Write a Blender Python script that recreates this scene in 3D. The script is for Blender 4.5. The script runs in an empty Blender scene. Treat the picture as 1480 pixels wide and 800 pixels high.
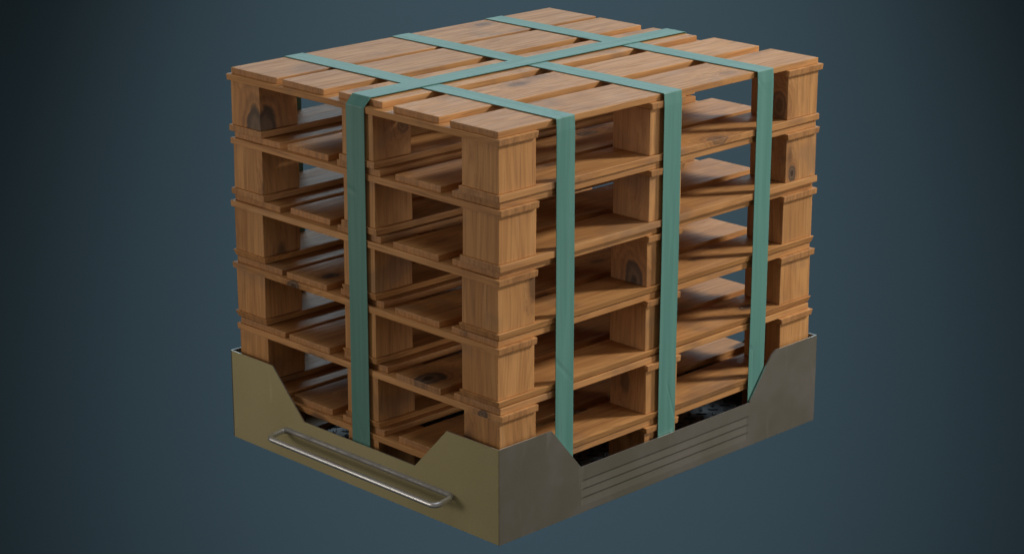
import bpy, bmesh, math, random
from mathutils import Vector, Matrix
random.seed(11)
S = bpy.context.scene
COL = S.collection
MM = 0.001
ZO = 1037.0                       # all z below are measured from the top deck; the tray's underside is z = 0

def P(x, y, z):
    return Vector((x * MM, y * MM, (z + ZO) * MM))

# ------------------------------------------------------------------ camera
cam_d = bpy.data.cameras.new("camera")
cam = bpy.data.objects.new("camera", cam_d)
COL.objects.link(cam)
S.camera = cam
cam_d.sensor_width = 36.0
cam_d.lens = 36.0 * 3343.86 / 1480.0
cam_d.clip_start = 0.1
cam_d.clip_end = 200.0
yaw, pit = 0.79082, 0.30133
fw = Vector((math.cos(pit) * math.cos(yaw), math.cos(pit) * math.sin(yaw), -math.sin(pit)))
cam.location = P(-3675.53, -3760.65, 1279.61)
cam.rotation_euler = fw.to_track_quat('-Z', 'Y').to_euler()

# ------------------------------------------------------------------ world and exposure
W = bpy.data.worlds.new("World")
S.world = W
W.use_nodes = True
bg = W.node_tree.nodes["Background"]
bg.inputs[0].default_value = (1.0, 0.87, 0.73, 1)
bg.inputs[1].default_value = 0.125
S.view_settings.view_transform = 'Standard'
S.view_settings.look = 'None'
S.view_settings.exposure = 0.0
S.view_settings.gamma = 1.0
S.render.engine = 'CYCLES'
S.cycles.use_adaptive_sampling = False

# ------------------------------------------------------------------ key and added fill lamps
CEN = P(600, 504, -500)

def aim(o, target):
    o.rotation_euler = (target - o.location).to_track_quat('-Z', 'Y').to_euler()

def spot(name, loc, target, watts, col, size_deg, blend, radius, scale=(1, 1, 1)):
    l = bpy.data.lights.new(name, 'SPOT')
    l.energy = watts; l.color = col; l.spot_size = math.radians(size_deg)
    l.spot_blend = blend; l.shadow_soft_size = radius
    o = bpy.data.objects.new(name, l); COL.objects.link(o)
    o.location = loc; aim(o, target); o.scale = scale
    return o

def area(name, loc, target, watts, col, sx, sy):
    l = bpy.data.lights.new(name, 'AREA')
    l.shape = 'RECTANGLE'; l.size = sx; l.size_y = sy
    l.energy = watts; l.color = col
    o = bpy.data.objects.new(name, l); COL.objects.link(o)
    o.location = loc; aim(o, target)
    return o

key_dir = Vector((0.83, -0.57, 0.65)).normalized()
spot("key_lamp", CEN + key_dir * 8.0, CEN, 2080, (1.0, 0.93, 0.84), 22, 0.3, 0.60)
area("overhead_fill", CEN + Vector((-1.1, -0.9, 3.2)), CEN, 14, (0.92, 0.96, 1.0), 1.2, 1.2)  # added, unseen: brightens the tops and gives the handle its highlight
fwh = Vector((math.cos(yaw), math.sin(yaw), 0))
rth = Vector((math.sin(yaw), -math.cos(yaw), 0))
spot("left_fill", CEN + Vector((-5.2, 2.8, 0.7)), CEN, 250, (1.0, 0.88, 0.76), 30, 0.4, 1.0)
spot("front_fill", CEN + Vector((2.2, -6.0, 1.2)), CEN, 310, (1.0, 0.93, 0.84), 27, 0.4, 1.0)
# area light added unseen behind the stack: puts cool sheen on upward faces
area("rear_sheen_fill", CEN + fwh * 7.0 + Vector((0, 0, 3.0)), CEN, 195, (0.72, 0.90, 1.0), 5.0, 2.2)
# light added above and behind the stack, unseen: makes the backdrop's lighter middle
bd_target = cam.location + fw * 14.2
spot("backdrop_fill", cam.location + fwh * 8.0 + Vector((0, 0, 1.2)), bd_target + rth * 0.15 + Vector((0, 0, -0.12)),
     1030, (1.0, 0.94, 0.91), 54.5, 1.0, 0.12, (1.0, 1.6, 1.0))

# ------------------------------------------------------------------ node helpers
def new_mat(name):
    m = bpy.data.materials.new(name)
    m.use_nodes = True
    nt = m.node_tree
    b = nt.nodes["Principled BSDF"]
    return m, nt, b

class NT:
    def __init__(s, nt): s.nt = nt
    def n(s, typ, **kw):
        nd = s.nt.nodes.new(typ)
        for k, v in kw.items(): setattr(nd, k, v)
        return nd
    def link(s, a, b): s.nt.links.new(a, b)
    def put(s, sock, v):
        if hasattr(v, 'is_output'): s.link(v, sock)
        else: sock.default_value = v
    def math(s, op, a, b=0.0, c=0.0, clamp=False):
        nd = s.n('ShaderNodeMath', operation=op); nd.use_clamp = clamp
        s.put(nd.inputs[0], a); s.put(nd.inputs[1], b); s.put(nd.inputs[2], c)
        return nd.outputs[0]
    def vmath(s, op, a, b=(0, 0, 0)):
        nd = s.n('ShaderNodeVectorMath', operation=op)
        s.put(nd.inputs[0], a); s.put(nd.inputs[1], b)
        return nd.outputs['Value'] if op in ('LENGTH', 'DOT_PRODUCT') else nd.outputs[0]
    def noise(s, v, scale, detail=2.0, rough=0.5, dist=0.0):
        nd = s.n('ShaderNodeTexNoise')
        s.put(nd.inputs['Vector'], v)
        nd.inputs['Scale'].default_value = scale
        nd.inputs['Detail'].default_value = detail
        nd.inputs['Roughness'].default_value = rough
        nd.inputs['Distortion'].default_value = dist
        return nd.outputs['Fac']
    def smooth(s, v, lo, hi, a=0.0, b=1.0):
        nd = s.n('ShaderNodeMapRange'); nd.interpolation_type = 'SMOOTHSTEP'
        s.put(nd.inputs[0], v)
        for i, x in enumerate((lo, hi, a, b)): nd.inputs[i + 1].default_value = x
        return nd.outputs[0]
    def mix(s, f, a, b, mode='MIX'):
        nd = s.n('ShaderNodeMix'); nd.data_type = 'RGBA'; nd.blend_type = mode
        s.put(nd.inputs['Factor'], f); s.put(nd.inputs['A'], a); s.put(nd.inputs['B'], b)
        return nd.outputs['Result']
    def attr(s, name):
        return s.n('ShaderNodeAttribute', attribute_type='OBJECT', attribute_name=name)
    def bump(s, h, strength, dist):
        nd = s.n('ShaderNodeBump')
        nd.inputs['Strength'].default_value = strength
        nd.inputs['Distance'].default_value = dist
        s.link(h, nd.inputs['Height'])
        return nd.outputs[0]

# ------------------------------------------------------------------ materials
def wood_material():
    m, nt, b = new_mat("pine_wood")
    g = NT(nt)
    tc = g.n('ShaderNodeTexCoord').outputs['Object']
    seed = g.attr('seed').outputs['Vector']
    knot = g.attr('knot').outputs['Vector']
    kr = g.attr('knot_radius').outputs['Fac']
    kdark = g.attr('knot_dark').outputs['Fac']
    tone = g.attr('tone').outputs['Fac']
    p = g.vmath('ADD', tc, seed)
    # warp so the grain wanders
    warp = g.n('ShaderNodeTexNoise'); g.link(p, warp.inputs['Vector'])
    warp.inputs['Scale'].default_value = 3.2; warp.inputs['Detail'].default_value = 1.0
    wv = g.vmath('SUBTRACT', warp.outputs['Color'], (0.5, 0.5, 0.5))
    wv = g.vmath('MULTIPLY', wv, (0.0, 0.030, 0.030))
    # the chosen knot: distance field, elongated a little with the grain
    kd = g.vmath('SUBTRACT', tc, knot)
    kwob = g.math('MULTIPLY', g.math('SUBTRACT', g.noise(p, 18, 3), 0.5), 0.030)
    kl = g.math('ADD', g.vmath('LENGTH', g.vmath('MULTIPLY', kd, (0.62, 1.0, 1.0))), kwob)
    kn = g.math('DIVIDE', kl, g.math('MAXIMUM', kr, 0.0005))       # 1 at the knot's rim
    kfall = g.math('EXPONENT', g.math('MULTIPLY', kn, -0.75))
    # small scattered knots
    ps = g.vmath('MULTIPLY', g.vmath('ADD', p, wv), (4.0, 9.0, 9.0))
    vo = g.n('ShaderNodeTexVoronoi'); g.link(ps, vo.inputs['Vector']); vo.inputs['Scale'].default_value = 1.0
    sep = g.n('ShaderNodeSeparateColor'); g.link(vo.outputs['Color'], sep.inputs[0])
    pick = g.math('GREATER_THAN', sep.outputs[0], 0.78)
    sd = g.math('ADD', vo.outputs['Distance'], g.math('MULTIPLY', g.math('SUBTRACT', g.noise(p, 40, 2), 0.5), 0.12))
    smallk = g.math('MULTIPLY', g.smooth(sd, 0.10, 0.20, 1, 0), pick)
    smallhalo = g.math('MULTIPLY', g.smooth(sd, 0.10, 0.42, 1, 0), pick)
    # grain pushed aside around knots
    push = g.math('ADD', g.math('MULTIPLY', kfall, 0.10), g.math('MULTIPLY', smallhalo, 0.018))
    pv = g.vmath('ADD', p, wv)
    comb = g.n('ShaderNodeCombineXYZ'); g.link(push, comb.inputs[1]); g.link(push, comb.inputs[2])
    pv = g.vmath('ADD', pv, comb.outputs[0])
    fig = g.noise(g.vmath('MULTIPLY', pv, (1.1, 9.0, 9.0)), 1.0, 1.5, 0.45)
    rings = g.math('ADD', g.math('MULTIPLY', g.math('SINE', g.math('MULTIPLY', fig, 95.0)), 0.5), 0.5)
    rings = g.math('POWER', rings, 1.6)
    broad = g.noise(g.vmath('MULTIPLY', pv, (0.9, 14.0, 14.0)), 1.0, 2.0, 0.5)
    fine = g.noise(g.vmath('MULTIPLY', pv, (5.0, 190.0, 190.0)), 1.0, 3.0, 0.6)
    streak = g.noise(g.vmath('MULTIPLY', pv, (2.0, 60.0, 60.0)), 1.0, 2.0, 0.55)
    blot = g.noise(p, 5.0, 3.0, 0.55)
    light = (0.60, 0.312, 0.115, 1)
    mid = (0.50, 0.245, 0.085, 1)
    dark = (0.29, 0.122, 0.037, 1)
    c = g.mix(g.smooth(broad, 0.35, 0.68), light, mid)
    c = g.mix(g.math('MULTIPLY', rings, 0.26), c, dark)
    c = g.mix(g.math('MULTIPLY', g.smooth(streak, 0.50, 0.74), 0.42), c, dark)
    c = g.mix(g.math('MULTIPLY', g.smooth(fine, 0.46, 0.76), 0.54), c, (0.21, 0.098, 0.036, 1))
    # pale worn streaks and greyish weathering
    c = g.mix(g.math('MULTIPLY', g.smooth(streak, 0.42, 0.24), 0.35), c, (0.66, 0.38, 0.17, 1))
    grey = g.math('MULTIPLY', g.smooth(blot, 0.54, 0.70), 0.46)
    c = g.mix(grey, c, (0.20, 0.125, 0.082, 1))
    # small knots
    c = g.mix(g.math('MULTIPLY', smallhalo, 0.35), c, (0.20, 0.085, 0.032, 1))
    c = g.mix(g.math('MULTIPLY', smallk, 0.60), c, (0.060, 0.034, 0.022, 1))
    # the chosen knot: dark heart, greyish body with growth rings, dark rim, reddish halo
    kr2 = g.math('ADD', g.math('MULTIPLY', g.math('SINE', g.math('ADD', g.math('MULTIPLY', kn, 13.0), g.math('MULTIPLY', blot, 9.0))), 0.5), 0.5)
    halo = g.math('MULTIPLY', g.smooth(kn, 0.9, 2.5, 0.62, 0.0), kdark)
    haloc = g.mix(g.math('MULTIPLY', kr2, 0.95), (0.36, 0.165, 0.058, 1), (0.17, 0.075, 0.030, 1))
    c = g.mix(halo, c, haloc)
    body = g.math('MULTIPLY', g.smooth(kn, 0.86, 1.06, 1.0, 0.0), kdark)
    bodyc = g.mix(kr2, (0.150, 0.098, 0.062, 1), (0.085, 0.056, 0.038, 1))
    bodyc = g.mix(g.smooth(kn, 0.18, 0.50, 1.0, 0.0), bodyc, (0.020, 0.015, 0.013, 1))
    bodyc = g.mix(g.math('MULTIPLY', g.smooth(kn, 0.70, 1.0), 0.5), bodyc, (0.030, 0.020, 0.015, 1))
    c = g.mix(g.math('MULTIPLY', body, 0.88), c, bodyc)
    # end grain (faces across the board) is a little darker and greyer
    nrm = g.n('ShaderNodeTexCoord').outputs['Normal']
    sx = g.n('ShaderNodeSeparateXYZ'); g.link(nrm, sx.inputs[0])
    endf = g.math('GREATER_THAN', g.math('ABSOLUTE', sx.outputs[0]), 0.8)
    endn = g.noise(g.vmath('MULTIPLY', p, (60.0, 120.0, 14.0)), 1.0, 3.0, 0.6)
    endc = g.mix(g.smooth(endn, 0.35, 0.7), (0.47, 0.235, 0.09, 1), (0.25, 0.118, 0.05, 1))
    c = g.mix(g.math('MULTIPLY', endf, 0.6), c, endc)
    # board to board tone
    hs = g.n('ShaderNodeHueSaturation')
    hs.inputs['Saturation'].default_value = 1.0
    g.link(c, hs.inputs['Color']); g.link(tone, hs.inputs['Value'])
    g.link(hs.outputs[0], b.inputs['Base Color'])
    g.link(g.smooth(fine, 0.3, 0.8, 0.42, 0.66), b.inputs['Roughness'])
    b.inputs['Specular IOR Level'].default_value = 0.45
    h = g.math('ADD', g.math('MULTIPLY', fine, 0.6), g.math('MULTIPLY', streak, 0.6))
    g.link(g.bump(h, 0.30, 0.0012), b.inputs['Normal'])
    return m

def strap_material():
    m, nt, b = new_mat("teal_webbing")
    g = NT(nt)
    tc = g.n('ShaderNodeTexCoord').outputs['UV']      # u across, v along, in metres
    seed = g.attr('seed').outputs['Vector']
    p = g.vmath('ADD', tc, seed)
    base = g.noise(g.vmath('MULTIPLY', p, (60.0, 2.0, 1.0)), 1.0, 2.0, 0.5)
    c = g.mix(g.smooth(base, 0.3, 0.7), (0.098, 0.262, 0.232, 1), (0.124, 0.305, 0.270, 1))
    sc = g.noise(g.vmath('MULTIPLY', p, (130.0, 9.0, 1.0)), 1.0, 2.0, 0.6)
    c = g.mix(g.smooth(sc, 0.70, 0.80, 0.0, 0.35), c, (0.30, 0.42, 0.38, 1))
    g.link(c, b.inputs['Base Color'])
    b.inputs['Roughness'].default_value = 0.42
    b.inputs['Specular IOR Level'].default_value = 0.5
    wr = g.noise(g.vmath('MULTIPLY', p, (26.0, 4.0, 1.0)), 1.0, 2.0, 0.5, 0.8)
    vo = g.n('ShaderNodeTexVoronoi', feature='DISTANCE_TO_EDGE')
    g.link(g.vmath('ADD', g.vmath('MULTIPLY', p, (9.0, 3.4, 1.0)), seed), vo.inputs['Vector']); vo.inputs['Scale'].default_value = 1.0
    crease = g.smooth(vo.outputs['Distance'], 0.0, 0.045, 0.0, 1.0)
    mask = g.smooth(g.noise(p, 3.0, 1.0), 0.50, 0.62)
    h = g.math('ADD', g.math('MULTIPLY', wr, 0.7), g.math('MULTIPLY', g.math('MULTIPLY', crease, mask), 0.35))
    g.link(g.bump(h, 0.5, 0.004), b.inputs['Normal'])
    return m

def metal_paint(name, col, col2, rough, metallic):
    m, nt, b = new_mat(name)
    g = NT(nt)
    tc = g.n('ShaderNodeTexCoord').outputs['Object']
    n1 = g.noise(tc, 4.0, 4.0, 0.6)
    n2 = g.noise(g.vmath('MULTIPLY', tc, (30, 30, 5)), 1.0, 3.0, 0.6)
    n3 = g.noise(tc, 170.0, 2.0, 0.6)
    c = g.mix(g.smooth(n1, 0.38, 0.66), col, col2)
    c = g.mix(g.smooth(n2, 0.60, 0.80, 0.0, 0.28), c, tuple(min(1, x * 1.6 + .03) for x in col2[:3]) + (1,))
    c = g.mix(g.smooth(n3, 0.50, 0.80, 0.0, 0.18), c, tuple(x * 0.5 for x in col[:3]) + (1,))
    # sparse fine scratches
    ns = g.noise(g.vmath('MULTIPLY', tc, (9, 9, 220)), 1.0, 2.0, 0.6, 1.2)
    c = g.mix(g.smooth(ns, 0.74, 0.80, 0.0, 0.25), c, tuple(min(1, x * 2.2 + .05) for x in col2[:3]) + (1,))
    g.link(c, b.inputs['Base Color'])
    b.inputs['Metallic'].default_value = metallic
    g.link(g.smooth(n1, 0.3, 0.7, rough - 0.07, rough + 0.07), b.inputs['Roughness'])
    g.link(g.bump(n3, 0.10, 0.0006), b.inputs['Normal'])
    return m

def simple_mat(name, col, rough, metallic, noise_amt=0.15, scale=20):
    m, nt, b = new_mat(name)
    g = NT(nt)
    tc = g.n('ShaderNodeTexCoord').outputs['Object']
    n = g.noise(tc, scale, 3.0, 0.6)
    c = g.mix(g.smooth(n, 0.3, 0.7), col + (1,), tuple(x * (1 - noise_amt * 2) for x in col) + (1,))
    g.link(c, b.inputs['Base Color'])
    b.inputs['Metallic'].default_value = metallic
    g.link(g.smooth(n, 0.3, 0.7, rough * 0.8, rough * 1.2), b.inputs['Roughness'])
    return m

WOOD = wood_material()
STRAP = strap_material()
OLIVE = metal_paint("olive_steel_sheet", (0.405, 0.365, 0.192, 1), (0.425, 0.382, 0.206, 1), 0.5, 0.0)  # handle wall: paler, greener base colour than the other walls
GREY = metal_paint("grey_steel_sheet", (0.108, 0.104, 0.078, 1), (0.136, 0.128, 0.113, 1), 0.66, 0.1)
RIM = simple_mat("bare_cut_edge", (0.62, 0.62, 0.60), 0.35, 0.8, 0.1, 60)
DULL = simple_mat("dull_grey_steel", (0.36, 0.36, 0.35), 0.62, 0.4, 0.1, 30)
CHROME = simple_mat("polished_steel", (0.76, 0.79, 0.82), 0.40, 1.0, 0.0, 3)
PLATE = simple_mat("blackened_tread_plate", (0.175, 0.178, 0.186), 0.50, 0.6, 0.03, 12)
LUG = simple_mat("dark_reflection_lugs", (0.028, 0.028, 0.030), 0.45, 0.3, 0.05, 30)  # dark reflections on the lug slopes put into their base colour
PAPER, _nt, _b = new_mat("blue_studio_paper")
_b.inputs['Base Color'].default_value = (0.061, 0.108, 0.142, 1)
_b.inputs['Roughness'].default_value = 1.0
_b.inputs['Specular IOR Level'].default_value = 0.0

# ------------------------------------------------------------------ mesh helpers
def tag(o, label=None, cat=None, group=None, kind=None):
    if label: o['label'] = label
    if cat: o['category'] = cat
    if group: o['group'] = group
    if kind: o['kind'] = kind
    return o

def mesh_obj(name, bm, mats, parent=None):
    me = bpy.data.meshes.new(name)
    bm.normal_update(); bm.to_mesh(me); bm.free()
    for m in (mats if isinstance(mats, (list, tuple)) else [mats]): me.materials.append(m)
    o = bpy.data.objects.new(name, me); COL.objects.link(o)
    if parent: o.parent = parent
    return o

def thing(name, loc, label, cat, group=None):
    o = bpy.data.objects.new(name, None); COL.objects.link(o)
    o.empty_display_size = 0.1
    o.location = loc
    tag(o, label, cat, group)
    return o

def timber(name, parent, x0, x1, y0, y1, z0, z1, axis, base, knot=None, kr=0.0, kdk=1.0, taper=(0, 0), bev=1.6, tone=None, tilt=0.0):
    """One sawn board or block; x,y,z in mm (pallet space, z from the deck top). Local X of the mesh is the grain."""
    cx, cy, cz = (x0 + x1) / 2, (y0 + y1) / 2, (z0 + z1) / 2
    sx, sy, sz = (x1 - x0), (y1 - y0), (z1 - z0)
    bm = bmesh.new()
    bmesh.ops.create_cube(bm, size=1.0)
    for v in bm.verts:
        low = v.co.z < 0
        v.co.x *= sx - (2 * taper[0] if low else 0)
        v.co.y *= sy - (2 * taper[1] if low else 0)
        v.co.z *= sz
        # saws and drying are never quite true
        v.co.x += random.uniform(-.7, .7); v.co.y += random.uniform(-.6, .6)
    bmesh.ops.bevel(bm, geom=bm.edges[:], offset=bev, segments=2, profile=0.6, affect='EDGES')
    if axis == 'y':      # world = Rz(90) local ; local = Rz(-90) world
        R = Matrix.Rotation(-math.pi / 2, 4, 'Z')
    elif axis == 'z':    # local x is world z
        R = Matrix.Rotation(math.pi / 2, 4, 'Y')
    else:
        R = Matrix.Identity(4)
    bmesh.ops.transform(bm, matrix=R @ Matrix.Scale(MM, 4), verts=bm.verts)
    for f in bm.faces: f.smooth = False
    o = mesh_obj(name, bm, WOOD, parent)
    M = R.inverted()
    o.rotation_euler = (M @ Matrix.Rotation(0, 4, 'Z')).to_euler()
    o.location = Vector((cx * MM, cy * MM, (cz - base) * MM))
    if tilt: o.rotation_euler.rotate_axis('Z', tilt) if axis != 'z' else None
    o['seed'] = [random.uniform(-40, 40) for _ in range(3)]
    if knot is not None:
        kl = R @ Vector(((knot[0] - cx) * MM, (knot[1] - cy) * MM, (knot[2] - cz) * MM))
        o['knot'] = [kl.x, kl.y, kl.z]; o['knot_radius'] = float(kr * MM)
    else:
        o['knot'] = [9.0, 9.0, 9.0]; o['knot_radius'] = 0.001
    o['knot_dark'] = float(kdk)
    o['tone'] = float(tone if tone is not None else random.uniform(0.90, 1.08))
    return o

# ------------------------------------------------------------------ backdrop (seamless paper sweep, far behind and below)
def build_backdrop():
    bm = bmesh.new()
    prof = []                       # (distance along view, z)
    zf, dw, r = -3.6, 13.0, 4.0
    prof.append((3.0, zf)); prof.append((dw - r, zf))
    for k in range(1, 24):
        a = k / 24 * math.pi / 2
        prof.append((dw - r + r * math.sin(a), zf + r - r * math.cos(a)))
    prof.append((dw, zf + r)); prof.append((dw, 6.0))
    base = Vector((cam.location.x, cam.location.y, 0))
    rows = []
    for d, z in prof:
        rows.append([bm.verts.new(base + fwh * d + rth * s + Vector((0, 0, z))) for s in (-14, -7, 0, 7, 14)])
    for a, b_ in zip(rows, rows[1:]):
        for i in range(4):
            f = bm.faces.new((a[i], a[i + 1], b_[i + 1], b_[i])); f.smooth = True
    o = mesh_obj("backdrop", bm, PAPER)
    mod = o.modifiers.new("thickness", 'SOLIDIFY'); mod.thickness = 0.01; mod.offset = -1
    tag(o, "smooth dark blue studio backdrop, lightest in the middle", kind='structure')
build_backdrop()

# ------------------------------------------------------------------ pallets
PITCH = 172.5
DECK = [(820, 1009), (636, 798), (422, 588), (208, 372), (0, 164)]
ROWX = [(-1, 125), (529, 650), (1076, 1203)]
ROWY = [(0, 125), (443, 562), (889, 1009)]

def build_pallet(i, spec):
    base = -PITCH * (i + 1) + 1.5
    z = -PITCH * i
    root = thing("wooden_pallet", P(0 + spec.get('dx', 0), spec.get('dy', 0), base), spec['label'], "pallet",
                 "wooden pallets stacked in the metal tray")
    K = spec.get('knots', {})
    ex, ey = spec.get('ex', 5), spec.get('ey', 10)
    ends = spec.get('ends', [(2, 1200), (4, 1195), (13, 1192), (3, 1206), (-2, 1201)])
    for j, (y0, y1) in enumerate(DECK):
        k = K.get(('d', j))
        if i: y0 += random.uniform(-2, 2) if j not in (0, 4) else 0; y1 += random.uniform(-2, 2) if j not in (0, 4) else 0
        timber("deck_board", root, ends[j][0], ends[j][1], y0, y1, z - 17, z + random.uniform(-.8, 0), 'x', base,
               *(k or (None, 0)))
    for j, (x0, x1) in enumerate(ROWX):
        k = K.get(('s', j))
        sx0, sx1 = (x0 - ex + 1, x1 + 1) if j == 0 else ((x0 - 4, x1 + 4) if j == 1 else (x0 - 9, x1 + ex))
        timber("cross_board", root, sx0, sx1, -ey, 1009 + ey, z - 34, z - 17.3, 'y', base, *(k or (None, 0)),
               taper=(random.choice((0, 2, 4)), 1.5))
    for a, (x0, x1) in enumerate(ROWX):
        for c, (y0, y1) in enumerate(ROWY):
            k = K.get(('b', a, c))
            timber("spacer_block", root, x0, x1, y0, y1, z - 153.5, z - 34.3, 'z', base, *(k or (None, 0)), bev=2.0)
    tp = spec.get('taper', (0, 0))
    for c, (y0, y1) in enumerate(ROWY):
        k = K.get(('r', c))
        timber("bottom_board", root, -5 + random.uniform(-1, 1), 1206, y0 - 7, y1 + 8, z - 171, z - 153.8, 'x', base,
               *(k or (None, 0)), taper=tp)
    return root

PAL = [
    dict(label="topmost pallet of the stack, its top boards crossed by the teal straps", ex=8,
         knots={('b', 0, 2): ((20, 912, -138), 41, 1.1), ('d', 3): ((490, 360, -2), 22, .45), ('d', 2): ((66, 560, -4), 24, .5),
                ('d', 4): ((874, 46, 0), 15, .35), ('r', 0): ((795, 2, -152), 23, .6), ('b', 2, 0): ((1074, 28, -116), 24, .7),
                ('b', 0, 1): ((98, 441, -75), 20, .55), ('s', 2): ((1140, 330, -18), 20)}),
    dict(label="second pallet from the top, grey knot low on its right corner block", dy=-2, ex=3,
         ends=[(5, 1200), (12, 1198), (0, 1190), (6, 1204), (2, 1199)],
         knots={('b', 2, 0): ((1101, -2, -307), 16), ('d', 3): ((649, 330, -173), 22), ('d', 2): ((1080, 500, -173), 20)}),
    dict(label="third pallet from the top, large arched knot inside its middle block", dy=2, taper=(5, 5), ex=7,
         ends=[(3, 1200), (18, 1199), (2, 1196), (-2, 1200), (4, 1199)],
         knots={('b', 1, 0): ((534, 44, -485), 34), ('r', 2): ((30, 900, -500), 12), ('r', 1): ((900, 520, -498), 14)}),
    dict(label="fourth pallet from the top, smudged left end board and plain blocks", dy=3, taper=(6, 6), ex=7,
         ends=[(4, 1197), (0, 1200), (9, 1190), (2, 1195), (0, 1199)],
         knots={('s', 0): ((-5, 760, -546), 16), ('d', 1): ((60, 690, -520), 16), ('r', 0): ((1000, 50, -670), 18)}),
    dict(label="fifth pallet from the top, large dark oval knot on its front deck board", dy=-2, taper=(6, 6), ex=2,
         ends=[(3, 1202), (2, 1196), (12, 1199), (-3, 1203), (3, 1198)],
         knots={('d', 3): ((27, 285, -690), 36, 1.1), ('s', 0): ((-5, 60, -718), 14), ('s', 1): ((540, 600, -700), 20)}),
    dict(label="lowest pallet, half hidden behind the walls of the metal tray", ex=4,
         ends=[(0, 1198), (8, 1200), (3, 1195), (5, 1199), (0, 1201)],
         knots={('r', 0): ((60, 0, -1020), 14), ('d', 1): ((140, 690, -863), 16)}),
]
for i, sp in enumerate(PAL):
    build_pallet(i, sp)

# ------------------------------------------------------------------ straps
def ribbon(name, path, width_axis, w0, w1, label, thick=1.6, seed=0):
    """Closed-section band swept along a polyline in mm; width_axis is 'x' or 'y'. Own UVs in metres."""
    # resample with small rounded bends
    pts = []
    n = len(path)
    for i, (a, z) in enumerate(path):
        if i in (0, n - 1):
            pts.append(Vector((a, z))); continue
        p0, p1, p2 = Vector(path[i - 1]), Vector((a, z)), Vector(path[i + 1])
        r = 3.0
        d0 = (p0 - p1); d2 = (p2 - p1)
        r = min(r, d0.length * .4, d2.length * .4)
        q0 = p1 + d0.normalized() * r; q2 = p1 + d2.normalized() * r
        for t in (0, .33, .67, 1):
            pts.append(q0 * (1 - t) ** 2 + p1 * 2 * t * (1 - t) + q2 * t * t)
    # subdivide long runs
    out = [pts[0]]
    for p_ in pts[1:]:
        d = (p_ - out[-1]).length
        k = max(1, int(d / 60)); s = out[-1].copy()
        for j in range(1, k + 1): out.append(s.lerp(p_, j / k))
    bm = bmesh.new(); uvl = bm.loops.layers.uv.new("UVMap")
    rnd = random.Random(seed)
    L = 0.0; rows = []
    NW = 4
    ph = rnd.uniform(0, 6)
    for i, p_ in enumerate(out):
        if i: L += (p_ - out[i - 1]).length
        t = (out[min(i + 1, len(out) - 1)] - out[max(i - 1, 0)]).normalized()
        nrm = Vector((-t.y, t.x))
        wob = 0.7 * math.sin(L / 210 + ph) + 0.4 * math.sin(L / 97 + ph * 2)
        row = []
        for side in (0, 1):
            for j in range(NW + 1):
                f = j / NW
                w = w0 + (w1 - w0) * f + wob
                q = p_ + nrm * (thick * side)
                co = P(w, q.x, q.y) if width_axis == 'x' else P(q.x, w, q.y)
                row.append((bm.verts.new(co), f * (w1 - w0) * MM, L * MM))
        rows.append(row)
    def face(vs):
        f = bm.faces.new([v[0] for v in vs]); f.smooth = False
        for lp, v in zip(f.loops, vs): lp[uvl].uv = (v[1], v[2])
    m = NW + 1
    for a, b_ in zip(rows, rows[1:]):
        for j in range(NW):
            face((a[j], a[j + 1], b_[j + 1], b_[j]))
            face((a[m + j], b_[m + j], b_[m + j + 1], a[m + j + 1]))
        face((a[0], b_[0], b_[m], a[m])); face((a[NW], a[m + NW], b_[m + NW], b_[NW]))
    for r in (rows[0], rows[-1]):
        face([r[j] for j in range(m)] + [r[m + j] for j in range(NW, -1, -1)])
    bmesh.ops.recalc_face_normals(bm, faces=bm.faces)
    o = mesh_obj(name, bm, STRAP)
    mod = o.modifiers.new("edges", 'EDGE_SPLIT'); mod.split_angle = math.radians(50)
    o['seed'] = [rnd.uniform(-20, 20), rnd.uniform(-20, 20), 0.0]
    tag(o, label, "strap", "teal straps tied round the stack")
    return o

BOT = -1029
def loop_y(n): return [(-12.5, BOT), (-12.5, -30), (-10.5, 2.2), (1011.0, 2.2), (1021.0, -17), (1021.0, BOT)][::-1]
S1 = "teal strap over the front edge nearest the front corner of the stack"
S2 = "teal strap running down in front of the middle blocks of the long side"
S3 = "teal strap furthest right on the long side, ending beside the tray's right cut-out"
S4 = "teal strap running lengthwise along the top and down the shaded short side"
ribbon("packing_strap", loop_y(0), 'x', 184, 247, S1, seed=1)
ribbon("packing_strap", loop_y(1), 'x', 569, 634, S2, seed=5)
ribbon("packing_strap", loop_y(2), 'x', 934, 998, S3, seed=9)
ribbon("packing_strap", [(-10.8, BOT), (-10.8, -18.0), (12.0, 5.0), (1191, 5.0), (1214.0, -18.0), (1214.0, BOT)][::-1],
       'y', 466, 534, S4, seed=14)

# ------------------------------------------------------------------ metal tray
TX0, TX1, TY0, TY1 = -20.0, 1220.0, -19.5, 1028.0
ZT, ZL, ZB, TH = -786.0, -912.5, -1037.0, 4.5
tray = thing("metal_tray", P(600, 504, ZB), "olive and grey metal tray with cut-down walls and a tread plate floor", "tray")
tray_loc = tray.location.copy()

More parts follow.
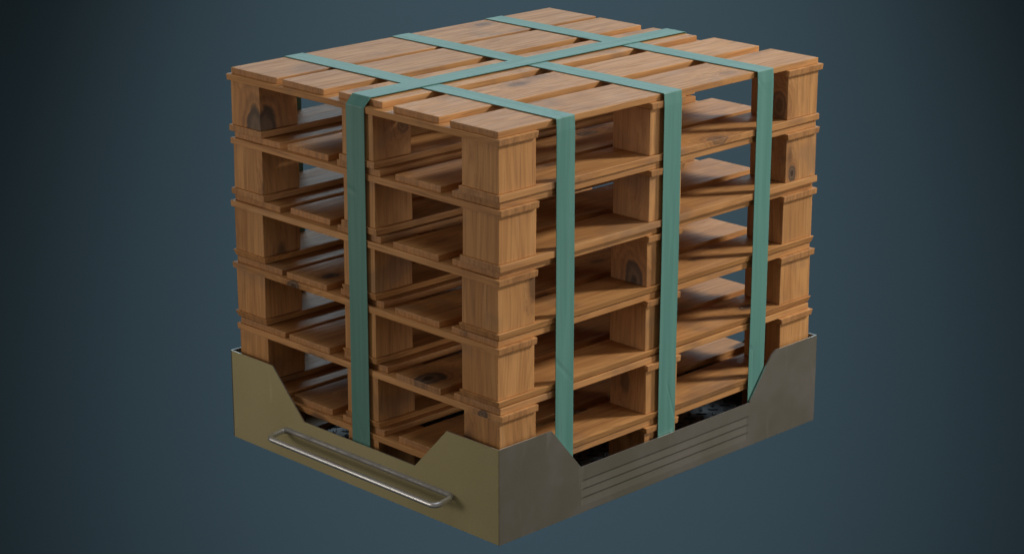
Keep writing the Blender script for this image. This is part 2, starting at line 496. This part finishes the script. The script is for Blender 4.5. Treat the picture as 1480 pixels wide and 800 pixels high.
def wall(name, axis, outer, inward, a0, a1, prof, mats, label=None, ribs=None):
    """Sheet wall: polygon profile in (a, z), extruded by TH inward. Slot 1 is the cut edge."""
    bm = bmesh.new()
    def pt(a, z, d):
        o_ = outer + inward * d
        return (P(a, o_, z) if axis == 'x' else P(o_, a, z)) - tray_loc
    for pr in (prof if isinstance(prof[0], list) else [prof]):
        n = len(pr)
        A = [bm.verts.new(pt(a, z, 0)) for a, z in pr]
        B = [bm.verts.new(pt(a, z, TH)) for a, z in pr]
        bm.faces.new(A); bm.faces.new(B[::-1])
        for i in range(n):
            j = (i + 1) % n
            f = bm.faces.new((A[i], B[i], B[j], A[j]))
            zi, zj = pr[i][1], pr[j][1]
            f.material_index = 1 if (zi > ZB + 1 and zj > ZB + 1) else 0
    bmesh.ops.recalc_face_normals(bm, faces=bm.faces)
    if ribs:   # middle of the long wall: the same sheet with narrow pressed channels, butted between the two ends
        r0, r1 = ribs[0][0], ribs[0][1]
        zs = sorted(q[2] for q in ribs)
        sec = [(ZB, 0.0), (zs[0] - 20, 0.0)]
        for zc in zs:
            sec += [(zc - 2.6, 2.0), (zc + 3.0, 0.0)]
        sec += [(ZL, 0.0), (ZL, TH), (ZB, TH)]
        flat = lambda d: d if d > TH - .1 else 0.0
        rings = [[bm.verts.new(pt(r_, z, k_(d))) for z, d in sec] for r_, k_ in
                 ((r0, flat), (r0 + 9, lambda d: d), (r1 - 9, lambda d: d), (r1, flat))]
        m = len(sec)
        for q0, q1 in zip(rings, rings[1:]):
            for k in range(m):
                l = (k + 1) % m
                f = bm.faces.new((q0[k], q0[l], q1[l], q1[k]))
                f.material_index = 1 if k == m - 3 else 0
        bm.faces.new(rings[0][::-1]); bm.faces.new(rings[-1])
        bmesh.ops.recalc_face_normals(bm, faces=bm.faces)
    def seam(e):
        a, b_ = e.verts
        return bool(ribs) and any(abs(v.co.x - (x_ * MM - tray_loc.x)) < 1e-5 for v in (a, b_) for x_ in (ribs[0][0], ribs[0][1]))
    bmesh.ops.bevel(bm, geom=[e for e in bm.edges if len(e.link_faces) == 2 and e.calc_face_angle(0) > 1.2 and e.calc_length() > 0.03 and not seam(e)],
                    offset=0.0007, segments=2, affect='EDGES')
    o = mesh_obj(name, bm, mats, tray)
    if label: o['label'] = label
    return o

px = [(TX0 + .6, ZB), (TX1, ZB), (TX1, ZT), (1040, ZT), (1020, ZT - 11), (933, ZL), (272, ZL), (164, ZT), (TX0 + .6, ZT)]
py = [(TY0 + TH + .3, ZB + .4), (TY1 - TH - .3, ZB + .4), (TY1 - TH - .3, ZT - .3), (848, ZT - .3), (722, ZL), (285, ZL), (166, ZT - .3), (TY0 + TH + .3, ZT - .3)]
pxr = [[(TX0 + .6, ZB), (272, ZB), (272, ZL), (164, ZT), (TX0 + .6, ZT)],
       [(933, ZB), (TX1, ZB), (TX1, ZT), (1040, ZT), (1020, ZT - 11), (933, ZL)]]
RIB = [(272, 933, -951), (268, 936, -974.5), (268, 936, -998)]
wall("side_wall", 'x', TY0, +1, 0, 0, pxr, [GREY, RIM], "grey steel wall with three long pressed ribs", RIB)
wall("side_wall", 'x', TY1, -1, 0, 0, px, [GREY, RIM], None, None)
wall("end_wall", 'y', TX0, +1, 0, 0, [(TY0 + .6, ZB + .4), (TY1 - TH - .3, ZB + .4)] + py[2:-1] + [(TY0 + .6, ZT - .3)],
     [OLIVE, RIM], "olive wall carrying the steel handle")
wall("end_wall", 'y', TX1 - .3, -1, 0, 0, py, [GREY, RIM])

def tread_plate():
    bm = bmesh.new()
    zt = -1030.0
    x0, x1, y0, y1 = TX0 + TH + 1, TX1 - TH - 1.5, TY0 + TH + 1, TY1 - TH - 1.5
    v = [bm.verts.new(P(x, y, z) - tray_loc) for z in (ZB + 1.0, zt) for x, y in ((x0, y0), (x1, y0), (x1, y1), (x0, y1))]
    for f in ((3, 2, 1, 0), (4, 5, 6, 7), (0, 1, 5, 4), (1, 2, 6, 5), (2, 3, 7, 6), (3, 0, 4, 7)):
        bm.faces.new([v[k] for k in f])
    # raised lugs, two directions turn about
    for i in range(0, 50):
        for j in range(0, 43):
            if (i + j) % 2: continue
            cx, cy = -10 + i * 25.0, -5 + j * 25.0
            if not (x0 + 16 < cx < x1 - 16 and y0 + 16 < cy < y1 - 16): continue
            s = -1 if j % 2 else 1
            d = Vector((1, s)).normalized(); e = Vector((-d.y, d.x))
            ring0, ring1 = [], []
            for k in range(10):
                a = k / 10 * 2 * math.pi
                u, w = math.cos(a), math.sin(a)
                for ring, la, wa, h in ((ring0, 17.5, 6.2, 0.1), (ring1, 13, 3.6, 2.6)):
                    q = Vector((cx, cy)) + d * (u * la) + e * (w * wa)
                    ring.append(bm.verts.new(P(q.x, q.y, zt + h) - tray_loc))
            for k in range(10):
                l = (k + 1) % 10
                f = bm.faces.new((ring0[k], ring0[l], ring1[l], ring1[k])); f.smooth = True
            bm.faces.new(ring1)
            for v_ in ring1:
                for f in v_.link_faces: f.material_index = 1
    mesh_obj("floor_plate", bm, [PLATE, LUG], tray)
tread_plate()

def tube(bm, pts, rad, seg=14, closed=False, off=Vector((0, 0, 0))):
    rings = []
    n = len(pts)
    for i, p_ in enumerate(pts):
        a = pts[(i - 1) % n] if (closed or i) else p_
        b_ = pts[(i + 1) % n] if (closed or i < n - 1) else p_
        t = (b_ - a).normalized()
        up = Vector((0, 0, 1)); s = t.cross(up).normalized(); u = s.cross(t)
        rings.append([bm.verts.new(p_ + (s * math.cos(k / seg * 2 * math.pi) + u * math.sin(k / seg * 2 * math.pi)) * rad - off) for k in range(seg)])
    for i in range(n if closed else n - 1):
        r0, r1 = rings[i], rings[(i + 1) % n]
        for k in range(seg):
            f = bm.faces.new((r0[k], r0[(k + 1) % seg], r1[(k + 1) % seg], r1[k])); f.smooth = True
    if not closed:
        bm.faces.new(rings[0][::-1]); bm.faces.new(rings[-1])

def handle():
    """One closed loop of bent rod: the rear rail lies welded along the wall, the front rail stands clear of it."""
    bm = bmesh.new()
    zr, zf_, xf, xr = -954.0, -962.0, -82.0, TX0 + 1.0
    y0, y1, r = 142.0, 797.0, 18.0
    pts = []
    def corner(cx, cy, a0):
        for k in range(9):
            a = a0 + k / 8 * math.pi / 2
            x = cx + r * math.cos(a)
            pts.append(P(x, cy + r * math.sin(a), zr + (zf_ - zr) * (xr - x) / (xr - xf)))
    corner(xr - r, y1 - r, 0.0)
    corner(xf + r, y1 - r, math.pi / 2)
    corner(xf + r, y0 + r, math.pi)
    corner(xr - r, y0 + r, math.pi * 1.5)
    tube(bm, pts, 0.0078, 16, closed=True, off=tray_loc)
    bmesh.ops.recalc_face_normals(bm, faces=bm.faces)
    for f in bm.faces:      # the rear rail takes a darker, rougher steel than the rest
        if all(v.co.x + tray_loc.x > (TX0 - 14) * MM for v in f.verts): f.material_index = 1
    h = mesh_obj("handle", bm, [CHROME, DULL], tray)
    h['label'] = "bright bent steel handle loop"
handle()
